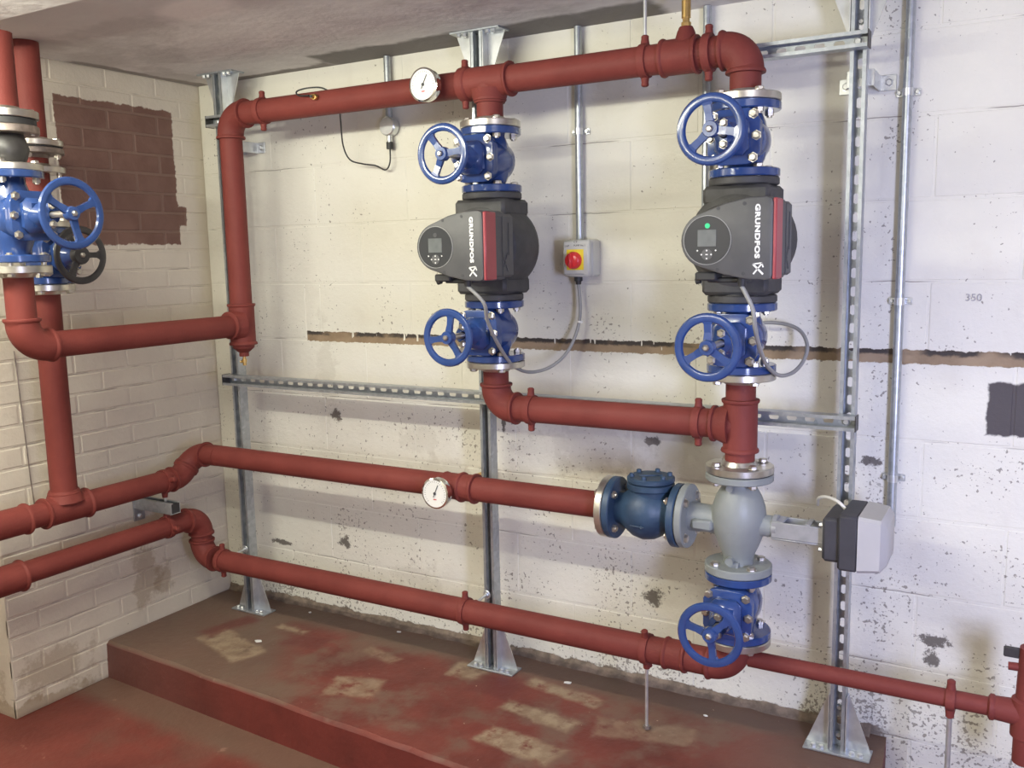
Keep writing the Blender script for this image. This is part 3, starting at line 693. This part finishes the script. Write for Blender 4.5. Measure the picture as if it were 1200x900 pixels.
gate_valve('blue handwheel valve below the right pump', (X2, Y0, ZV2), HV2, (90, 212, 325), stem=.300)
gate_valve('lowest blue handwheel valve, under the grey three-port valve', (X2, Y0, (.553+.363)/2), (.553-.363)/2, (165, 45, 278), stem=.255, wr=.077)
gate_valve('large blue handwheel valve at the left edge on the front red pipe', (XL, YF, (1.721+1.453)/2+.005), (1.721-1.453)/2-.003, (25, 285, 150), rz=PI/2, stem=.275, wr=.088)
gate_valve('blue valve with black handwheel on the riser behind the big left blue valve', (XR, YR, 1.482), .0925, (0, 120, 240), rz=PI/2, stem=.2, wr=.083, group=None, wmat='blackmetal')

# ================================================================ pumps
def pump(label, x, led):
    t = thing('circulator_pump', label, 'pump', (x, Y0, 1.48), 'pumps')
    H = .165
    b = MB(); b.lathe([(.118, -.075), (.130, -.062), (.134, -.04), (.134, .055), (.127, .078), (.110, .088)], (0, 0, 0), (0, -1, 0), 40)
    b.build('housing_shell', 'shell', t, world=False)
    for s in (-1, 1):
        k = MB(); k.box((0, -.002, s*.118), (.178, .16, .052), .010); k.box((0, -.002, s*.080), (.174, .156, .09), .010); k.build('shell_collar', 'shell', t, world=False)
        f = MB().disc((0, 0, s*(H-.010)-.010), (0, 0, 1), .0925, .020, 36, .003).lathe([(.075, s*(H-.035)), (.075, s*(H-.015))], (0, 0, 0), (0, 0, 1), 30).build('flange', 'shell', t, world=False)
        me = bolt_mesh(.047)
        for k in range(4):
            a = PI/4+PI/2*k; inst(me, 'bolt', f, (.0725*math.cos(a), .0725*math.sin(a), s*(H+.001)))
    MB().lathe([(.088, .085), (.088, .19), (.080, .20)], (0, 0, 0), (0, -1, 0), 32).build('motor', 'shell', t, world=False)
    # control box: round at the display end, straight at the other
    out = []
    c = (.004, 0); R = .067
    for k in range(13):
        a = math.radians(112+k*(136/12)); out.append((c[0]+R*math.cos(a), c[1]+R*math.sin(a)*1.0))
    out += [(.045, -.083), (.100, -.094), (.145, -.096), (.156, -.093), (.160, -.084), (.160, .084), (.156, .093), (.145, .098), (.100, .097), (.045, .086)]
    cb = MB().prism(out, -.322, -.20, .006).build('control_box', 'pump', t, world=False)
    MB().box((.1625, -.289, .0), (.010, .058, .188), .003).build('red_stripe', 'pumpred', t, world=False)
    sc = MB().prism([(.10, -.088), (.158, -.088), (.166, -.082), (.166, .082), (.158, .090), (.10, .092)], -.2605, -.165, .0); sc.box((.1672, -.19, .02), (.002, .003, .09)); sc.box((.1672, -.225, .0), (.002, .003, .17))
    for a in (.5, -.5): sc.box((.1672, -.212, -.045), (.002, .003, .060), rot=Matrix.Rotation(a, 3, 'X'))
    sc.build('side_cover', 'pump', t, world=False)
    g = MB().disc((.004, -.322, 0), (0, -1, 0), .057, .0022, 40, .001).build('display_glass', 'glass', t, world=False)
    MB().lathe([(.0572, .0), (.0588, .0), (.0588, .0018), (.0572, .0018), (.0572, 0)], (.004, -.322, 0), (0, -1, 0), 40).build('glass_rim', 'cable', t, world=False)
    MB().box((.004, -.3248, .005), (.046, .0014, .040), .0005).build('screen', 'screen', g, world=False)
    bt = MB().lathe([(.0135, 0), (.0135, .001)], (.004, -.324, -.034), (0, -1, 0), 24); bt.build('button_pad', 'pump', g, world=False)
    ic = MB()
    for (dx, dz) in ((-.009, -.034), (.017-.002, -.034), (.003+.001, -.0245), (.004, -.0435), (-.019, -.0245), (.026, -.0245)):
        ic.box((dx, -.3255, dz), (.0035, .0006, .0035), rot=Matrix.Rotation(PI/4, 3, 'Y'))
    ic.box((.004, -.3255, -.034), (.006, .0006, .0025)); ic.build('button_symbols', 'white', g, world=False)
    MB().lathe([(.0062, 0), (.0062, .001)], (.005, -.3243, .034), (0, -1, 0), 20).build('status_lamp', 'led' if led else 'ink', g, world=False)
    sc4 = MB()
    for (x_, z_) in ((.030, .074), (.093, .083), (.030, -.070), (.092, -.080)): sc4.lathe([(.0045, 0), (.0045, .0012)], (x_, -.3215, z_), (0, -1, 0), 12)
    sc4.build('cover_screws', 'ink', t, world=False)
    text_mesh('lettering', 'GRUNDFOS', .0155, 'white', t, on_front(.124, -.3228, .018, PI/2), .0004, .0008, 1.40, 1.12)
    lg = MB()       # the emblem under the name: a stylised X with a hooked head
    for (x0, z0, x1, z1, w_) in ((.115, -.058, .139, -.082, .0045), (.137, -.0555, .116, -.0815, .0035), (.115, -.058, .1365, -.0555, .003), (.136, -.056, .139, -.066, .003)):
        d = V(x1-x0, 0, z1-z0); L = d.length; ang = math.atan2(-d.z, d.x)
        lg.box(((x0+x1)/2, -.3226, (z0+z1)/2), (L, .0009, w_), rot=Matrix.Rotation(ang, 3, 'Y'))
    lg.build('emblem', 'white', t, world=False)
    gl = MB().box((-.02, -.235, -.088), (.055, .05, .022), .004); gl.sweep([(-.040, -.235, -.098), (-.052, -.235, -.101)], .008, 12); gl.sweep([(.075, -.27, -.092), (.075, -.27, -.112)], [.012, .009], 12); gl.box((.03, -.22, -.098), (.10, .05, .012), .003)
    gl.build('cable_glands', 'black', t, world=False)
    return t
pump('left charcoal pump with red stripe and unlit display lamp', X1, False)
pump('right charcoal pump with red stripe and green lit display lamp', X2, True)

# ================================================================ check valve and three-port valve
CX = (1.986+2.207)/2; CH = (2.207-1.986)/2
cv = thing('check_valve', 'dark blue swing check valve with round bolted lid beside the grey valve', 'valve', (CX, Y0, ZRET))
b = MB().lathe([(.046, -CH+.01), (.047, -.075), (.062, -.055), (.078, -.030), (.085, 0), (.080, .030), (.066, .055), (.048, .075), (.046, CH-.01)], (0, 0, 0), (1, 0, 0), 32)
b.lathe([(.050, .0), (.060, .03), (.060, .078)], (.012, 0, 0), (0, 0, 1), 32); b.sweep([(-.02, -.0845, -.024), (.02, -.0845, -.026)], .002, 8); b.sweep([(.012, -.0845, -.022), (.023, -.084, -.026), (.012, -.084, -.030)], .002, 8)
b.build('body', 'dblue', cv, world=False)
MB().disc((.012, 0, .070), (0, 0, 1), .070, .019, 36, .003).build('lid_seat', 'dblue', cv, world=False)
lid = MB().disc((.012, 0, .0905), (0, 0, 1), .070, .018, 36, .004).box((.012, 0, .110), (.07, .012, .006), .002, rot=Matrix.Rotation(.5, 3, 'Z')).build('lid', 'dblue', cv, world=False)
for k in range(6): a = PI/6+k*PI/3; inst(head_mesh(.0075, 'dblue'), 'bolt', lid, (.012+.056*math.cos(a), .056*math.sin(a), .1085))
for s in (-1, 1):
    f = MB().disc((s*(CH-.011)-.011, 0, 0), (1, 0, 0), .0935, .022, 36, .003).build('flange', 'dblue', cv, world=False)
    if s > 0: bolts(f, (CH+.001, 0, 0), (1, 0, 0), .048, world=False)
MB().disc((CH, 0, 0), (1, 0, 0), .088, .003, 32, .0005).build('gasket', 'black', cv, world=False)
TZ = .705; ct = thing('three_port_valve', 'grey three-port control valve with square motor actuator on its right', 'valve', (X2, Y0, TZ))
b = MB().lathe([(.044, -.140), (.041, -.118), (.045, -.100), (.058, -.070), (.070, -.035), (.0765, .005), (.073, .038), (.062, .070), (.049, .092), (.043, .104), (.043, .125)], (0, 0, 0), (0, 0, 1), 32)
b.lathe([(.055, .03), (.044, .060), (.040, .085), (.042, .145)], (0, 0, -.010), (-1, 0, 0), 28)
b.box((-.092, -.044, -.018), (.060, .020, .030), .006); b.box((-.092, .044, -.018), (.060, .02, .030), .006)
b.lathe([(.040, .05), (.030, .072), (.030, .100)], (0, 0, -.010), (1, 0, 0), 24)
b.lathe([(.010, 0), (.010, .012)], (-.010, -.052, .100), (0, -1, -.1), 14); b.lathe([(.0115, 0), (.0115, .016)], (-.008, -.050, -.108), (0, -1, -.1), 14)
for z_ in (-.128, .0): pass
b.box((0, -.04, -.128), (.03, .03, .03), .004)
b.build('body', 'grey', ct, world=False)
ZC = -.010
mk = MB()
for i in range(3):
    for j in range(4): mk.box((-.008+i*.010, -.0705-.0006*(i == 1), .012-j*.012), (.006, .003, .0022), .0008, rot=Matrix.Rotation(.5*((i+j) % 3-1), 3, 'Y'))
mk.build('cast_marks', 'grey', ct, world=False)
f = MB().disc((0, 0, .114), (0, 0, 1), .0935, .020, 36, .003).build('flange', 'grey', ct, world=False)
MB().disc((0, 0, .1335), (0, 0, 1), .088, .003, 32, .0005).build('gasket', 'black', ct, world=False)
f = MB().disc((0, 0, -.151), (0, 0, 1), .0935, .024, 36, .003).build('flange', 'grey', ct, world=False)
for k in range(4): a = PI/4+PI/2*k; inst(bolt_mesh(.048), 'bolt', f, (.0725*math.cos(a), .0725*math.sin(a), -.151))
f = MB().disc((-(X2-2.210), 0, ZC), (1, 0, 0), .0935, .022, 36, .003).build('flange', 'grey', ct, world=False)
yk = MB()
yk.lathe([(.034, 0), (.034, .012)], (.098, 0, ZC), (1, 0, 0), 20)
for s in (-1, 1): yk.box((.170, s*.030, ZC), (.145, .005, .046), .002)
yk.box((.170, 0, ZC-.026), (.145, .060, .006), .002); yk.box((.195, 0, ZC+.024), (.012, .060, .005), .001); yk.box((.115, 0, ZC+.022), (.030, .060, .005), .001)
yk.box((.237, 0, ZC), (.006, .085, .085), .002); yk.build('yoke', 'alu', ct, world=False)
MB().sweep([(.09, 0, ZC), (.235, 0, ZC)], .006, 10).lathe([(.014, .05), (.014, .065), (.010, .066), (.010, .09)], (.09, 0, ZC), (1, 0, 0), 14).build('stem', 'zinc', ct, world=False)
for z_ in (.032, -.036): inst(head_mesh(.006, 'zinc'), 'bolt', ct, (.236, -.036, ZC+z_), (0, -PI/2, 0))
ac = MB().box((.270, .01, ZC+.002), (.062, .150, .120), .008); ac.box((.306, .01, ZC+.002), (.050, .180, .148), .006)
ab = ac.build('actuator_base', 'actblack', ct, world=False)
cvp = MB(); 
P = []
for x_, hy, hz in ((.330, .092, .075), (.384, .086, .069), (.398, .070, .054)):
    for (s1, s2) in ((-1, -1), (1, -1), (1, 1), (-1, 1)):
        c_ = .008
        for (q1, q2) in (((0, 1), (1, 0)) if s1*s2 > 0 else ((1, 0), (0, 1))): P.append((x_, .01+s1*(hy-c_*q1), ZC+.002+s2*(hz-c_*q2)))
cvp.add(P, [(i*8+j, i*8+(j+1) % 8, (i+1)*8+(j+1) % 8, (i+1)*8+j) for i in range(2) for j in range(8)]+[tuple(range(8)), tuple(range(16, 24))[::-1]])
cvp.build('actuator_cover', 'cream', ct, world=False)
wc = tag(MB().sweep(smooth_path([(2.655, -.275, .764), (2.635, -.27, .780), (2.60, -.24, .782), (2.572, -.21, .768), (2.562, -.17, .738)], 6), .0045, 10).build('white_cable', 'whitecable'), 'short white cable curving from the top of the actuator to the rail', 'cable')

# ================================================================ gauges and sensor
def gauge(label, x, z, yc, nd, band=False):
    t = thing('dial_gauge', label, 'gauge', (x, yc, z), 'round dial gauges'); R = .049
    MB().lathe([(R-.004, .020), (R, .016), (R, -.002), (R+.0025, -.006), (R+.0025, -.011), (R-.003, -.013), (R-.004, -.010)][::-1] + [], (0, 0, 0), (0, 1, 0), 40).build('case', 'chrome', t, world=False)
    d = MB().disc((0, -.0085, 0), (0, -1, 0), R-.003, .003, 40, .0003).build('dial', 'dial', t, world=False)
    s = MB()
    for k in range(25):
        a = math.radians(-45+270*k/24); L = .007 if k % 4 == 0 else .004
        s.box((math.cos(a)*(R-.010), -.0119, math.sin(a)*(R-.010)), (L, .0004, .0009), rot=Matrix.Rotation(-a, 3, 'Y'))
    s.build('scale', 'ink', d, world=False, smooth=False)
    MB().box((0, -.0119, -.020), (.012, .0004, .0035)).build('red_mark', 'redink', d, world=False)
    a = math.radians(nd); n_ = MB().box((math.cos(a)*.009, -.0130, math.sin(a)*.009), (.046, .0006, .0022), rot=Matrix.Rotation(-a, 3, 'Y')); n_.lathe([(.005, 0), (.005, .001)], (0, -.0128, 0), (0, -1, 0), 14)
    n_.build('needle', 'ink', t, world=False)
    MB().sweep([(0, .018, 0), (0, -.29-PR*.9-yc+.29+Y0-Y0+.02, 0)], .009, 12).build('pocket', 'brass', t, world=False)
gauge('round chrome dial gauge on the top red pipe, left of the left pump', 1.405, ZTOP-.004, -.375, 62)
gauge('round chrome dial gauge on the upper return pipe, left of the check valve', 1.399, ZRET-.004, -.375, 66)
se = thing('pressure_sensor', 'round metal sensor box on the wall below the top pipe with thin black cable', 'sensor', (.995, -.03, 1.92))
MB().disc((.995, -.004, 1.925), (0, -1, 0), .034, .035, 28, .004).build('box', 'zinc', se); MB().sweep([(.995, -.022, 1.893), (.995, -.022, 1.868)], .010, 14).build('spout', 'zinc', se); MB().sweep([(.995, -.022, 1.870), (.995, -.022, 1.845)], .013, 12).build('gland', 'black', se)
pts = [V(.995, -.022, 1.846), at(457, 190, -.03), at(452, 199, -.03), at(440, 194, -.04), at(425, 192, -.06), at(410, 187, -.08), at(402, 170, -.10), at(399, 140, -.16), at(396, 118, -.235), at(380, 104, -.27), at(362, 103, -.29), at(348, 107, -.31), at(350, 112, -.325), at(362, 112, -.345)]
tag(MB().sweep(smooth_path(pts, 6), .0028, 8).build('thin_cable', 'black'), 'thin black cable looping from the round sensor box to the brass probe', 'cable')
bp = thing('brass_probe', 'small brass probe fitting on the front of the top red pipe', 'fitting', tuple(at(370, 114, -.335)))
c0 = V(bp.location); MB().lathe([(.0105, 0), (.0105, .012), (.007, .013), (.007, .022)], c0, (0, -1, 0), 6).build('hex_body', 'brass', bp); MB().lathe([(.005, .02), (.005, .026)], c0, (0, -1, 0), 12).build('tip', 'black', bp)
av = thing('air_vent', 'brass air vent standing on the top red pipe above the right pump', 'vent', (2.208, Y0, ZTOP+.07))
MB().lathe([(.014, 0), (.014, .018), (.010, .02), (.010, .03)], (2.208, Y0, ZTOP+.068), (0, 0, 1), 8).build('base', 'brass', av); MB().lathe([(.0125, .03), (.0125, .075), (.009, .078)], (2.208, Y0, ZTOP+.068), (0, 0, 1), 18).build('body', 'brass', av)

# ================================================================ clamps
clamp('red clamp at the left end of the top pipe', (.640, Y0, ZTOP), (1, 0, 0), (0, 0, 1), rod=(.640, -.207, ZTOP))
clamp('red clamp on the top pipe at the tee above the left pump', (1.497, Y0, ZTOP), (1, 0, 0), (0, 0, 1), r=.046, rod=(1.497, -.207, ZTOP))
clamp('red clamp hung on a rod from the ceiling, on the top pipe', (2.090, Y0, ZTOP), (1, 0, 0), (0, 0, 1), rod=(2.090, Y0, CZ-.001))
clamp('red clamp on the top pipe next to the right elbow', (2.272, Y0, ZTOP), (1, 0, 0), (0, 0, 1), r=.045, rod=(2.272, -.207, ZTOP))
clamp('red clamp at the left end of the middle red pipe', (1.710, Y0, ZMID), (1, 0, 0), (0, 0, 1), rod=(1.710, -.207, ZMID))
clamp('red clamp at the right end of the middle red pipe by the tee', (2.252, Y0, ZMID), (1, 0, 0), (0, 0, 1), rod=(2.252, -.207, ZMID))
clamp('red clamp at the left end of the lowest pipe, rodded to the corner strut', (.285, Y0, ZLOW), (1, 0, 0), (0, 0, 1), rod=(.285, -.168, ZLOW+.012), foot='plate')
clamp('red clamp on the lowest pipe, rodded to the middle strut', (1.442, Y0, ZLOW), (1, 0, 0), (0, 0, 1), rod=(1.455, -.168, ZLOW+.02), foot='plate')
clamp('red clamp on the lowest pipe standing on a thin rod from the plinth', (2.096, Y0, ZLOW), (1, 0, 0), (0, -.3, 1), rod=(2.096, Y0, .004), foot='nut')
clamp('small red clamp on the thin right pipe, standing on a rod', (2.93, Y0, .297), (1, 0, 0), (0, 0, 1), r=.024, rod=(2.93, Y0, FZ+.002), rodr=.007)
# cantilever bracket on the left wall with its two pipes
YB = -.452
cb = thing('cantilever_bracket', 'grey galvanised bracket arm on the left brick wall between two red pipes', 'bracket', (0, YB, .505))
MB().box((.008, YB, .500), (.006, .05, .125), .001).build('wall_plate', 'galv', cb, smooth=False)
a_ = MB(); zc = .512
for (y_, z_, dy, dz) in ((YB-.0205, zc, .003, .041), (YB+.0205, zc, .003, .041), (YB, zc-.0205, .044, .003), (YB-.016, zc+.0205, .010, .003), (YB+.016, zc+.0205, .010, .003)): a_.box((.118, y_, z_), (.215, dy, dz))
a_.build('arm', 'galv', cb, smooth=False); MB().box((.224, YB, zc), (.003, .038, .038)).build('end_cap', 'black', cb, smooth=False)
for z_ in (.455, .548): inst(head_mesh(.008, 'zinc'), 'bolt', cb, (.011, 0, z_-.505), (0, PI/2, 0))
clamp('red clamp on the left wall pipe, above the grey bracket arm', (XR, YB, ZU), (0, 1, 0), (1, 0, .25), rod=(XR, YB, zc+.020), foot=None)
clamp('red clamp on the lower left wall pipe, under the grey bracket arm', (XR, YB, ZL), (0, 1, 0), (1, 0, 0), r=.039, rod=(XR, YB, zc-.021), foot=None)

# ================================================================ conduits, isolator, cables
def conduit(label, x, z0, z1, saddles, y=-.022, cat='conduit', x1=None):
    t = thing('conduit', label, cat, (x, y, z0), 'galvanised conduits on the wall'); x1 = x if x1 is None else x1
    MB().sweep([(x, y, z0), (x1, y, z1)], .0125, 18).build('tube', 'galv', t)
    for z in saddles:
        xx = x+(x1-x)*(z-z0)/(z1-z0)
        s = MB().lathe([(.0125, -.010), (.0145, -.010), (.0145, .010), (.0125, .010)], (xx, y, z), (0, 0, 1), 18)
        s.box((xx, -.004, z), (.062, .004, .020), .0015)
        s.build('saddle', 'zinc', t)
        for q in (-1, 1): inst(head_mesh(.006, 'zinc', 12), 'screw', t, V(xx+q*.023, -.006, z)-wloc(t), (PI/2, 0, 0))
conduit('steel conduit running down to the grey switch box', 1.756, 1.50, CZ-.002, (1.845,))
conduit('short steel conduit from the ceiling to the round sensor box', .996, 1.955, CZ-.002, ())
conduit('steel conduit behind the right pump and its handwheel', 2.18, 1.35, CZ-.002, (1.735, 1.39))
conduit('tall steel conduit right of the right strut, down to the actuator', 2.738, .66, CZ-.002, (1.868, 1.305, .80))
IX, IZ = 1.7725, 1.439
iso = thing('isolator_switch', 'pale grey switch box with red knob on a yellow plate', 'switch', (IX, 0, IZ))
MB().box((IX, -.034, IZ), (.098, .062, .120), .006).build('back_box', 'boxgrey', iso); MB().box((IX, -.076, IZ), (.094, .024, .116), .006).build('lid', 'boxgrey', iso)
MB().box((IX-.002, -.0888, IZ-.004), (.060, .0016, .066), .0005).build('yellow_plate', 'yellow', iso)
MB().lathe([(.028, 0), (.028, .006), (.026, .010), (.024, .018), (.020, .021)], (IX-.006, -.0893, IZ-.006), (0, -1, 0), 30).build('knob_dial', 'knob', iso)
MB().box((IX-.006, -.112, IZ-.008), (.011, .020, .048), .004).build('knob_grip', 'knob', iso)
text_mesh('lettering', 'CT', .010, 'ink', iso, on_front(0, -.0885, .052), .0002); text_mesh('lettering', 'LHP', .009, 'ink', iso, on_front(-.031, -.0885, .040), .0002); text_mesh('lettering', 'PUMP No 1', .0085, 'ink', iso, on_front(.014, -.0885, .041), .0002)
MB().box((IX-.006, -.0885, IZ-.050), (.07, .0012, .0012)).build('lid_groove', 'ink', iso)
MB().lathe([(.014, 0), (.014, .014), (.010, .016), (.009, .026)], (IX-.012, -.045, IZ-.059), (0, 0, -1), 14).build('gland', 'black', iso)
gp = V(X1+.075, Y0-.27, 1.48-.112)
pts = [V(IX-.012, -.045, IZ-.080), at(680, 360, -.05), at(677, 385, -.06), at(665, 412, -.09), at(645, 430, -.14), at(620, 436, -.22), at(600, 427, -.32), at(583, 402, -.42), at(571, 375, -.50), at(567, 355, -.545), gp]
tag(MB().sweep(smooth_path(pts, 7), .0055, 10).build('grey_cable', 'cable'), 'grey cable looping from the left pump to the grey switch box', 'cable')
tieA = at(680, 377, -.055)
tag(MB().lathe([(.0056, -.003), (.009, -.003), (.009, .003), (.0056, .003)], tieA, (0.1, 0, 1), 12).build('cable_tie', 'white'), 'small white cable tie on the left pump cable below the switch box', 'cable tie')
gp2 = V(X2+.075, Y0-.27, 1.48-.112)
pts = [gp2, at(882, 362, -.56), at(885, 385, -.54), at(891, 410, -.48), at(900, 430, -.38), at(914, 440, -.28), at(930, 436, -.20), at(942, 422, -.14), at(946, 405, -.11), at(939, 389, -.08), at(925, 381, -.06), at(905, 378, -.05), at(886, 378, -.05), at(862, 372, -.04), at(832, 348, -.03)]
tag(MB().sweep(smooth_path(pts, 7), .0055, 10).build('grey_cable', 'cable'), 'grey cable looping from the right pump round behind the lower valve', 'cable')
pts = [(.0095, -.90, 1.16), (.0095, -.893, .95), (.0095, -.885, .70), (.0095, -.88, .60)]
tag(MB().sweep([at(30, 405, -.90)*0+V(p) for p in pts], .0022, 8).build('thin_wire', 'rust'), 'thin wire hanging down the left brick wall beside the riser', 'wire')
# loose paint chips lying on the plinth
for i, (x_, y_, s_, lab) in enumerate(((.538, -.369, .020, 'white paint chip lying on the left part of the plinth'), (.52, -.06, .009, 'tiny white crumb by the foot of the corner strut'), (1.745, -.13, .016, 'white paint flake on the plinth behind the two tan patches'), (.97, -.05, .012, 'pale flake on the plinth near the wall'), (2.23, -.13, .009, 'small pale flake right of the thin rod on the plinth'))):
    a = random.uniform(0, PI); m = MB(); P = [(x_+s_*math.cos(a+q)*k, y_+s_*.6*math.sin(a+q)*k, .0035+random.uniform(0, .002)) for q, k in ((0, 1), (1.1, .7), (2.2, .8), (3.3, 1), (4.2, .6), (5.2, .8))]
    m.add(P+[(p[0], p[1], .0015) for p in P], [(0, 1, 2, 3, 4, 5), (11, 10, 9, 8, 7, 6)]+[(j, j+6, (j+1) % 6+6, (j+1) % 6) for j in range(6)])
    tag(m.build('paint_flake', 'white', smooth=False), lab, 'paint flake', 'loose paint flakes')
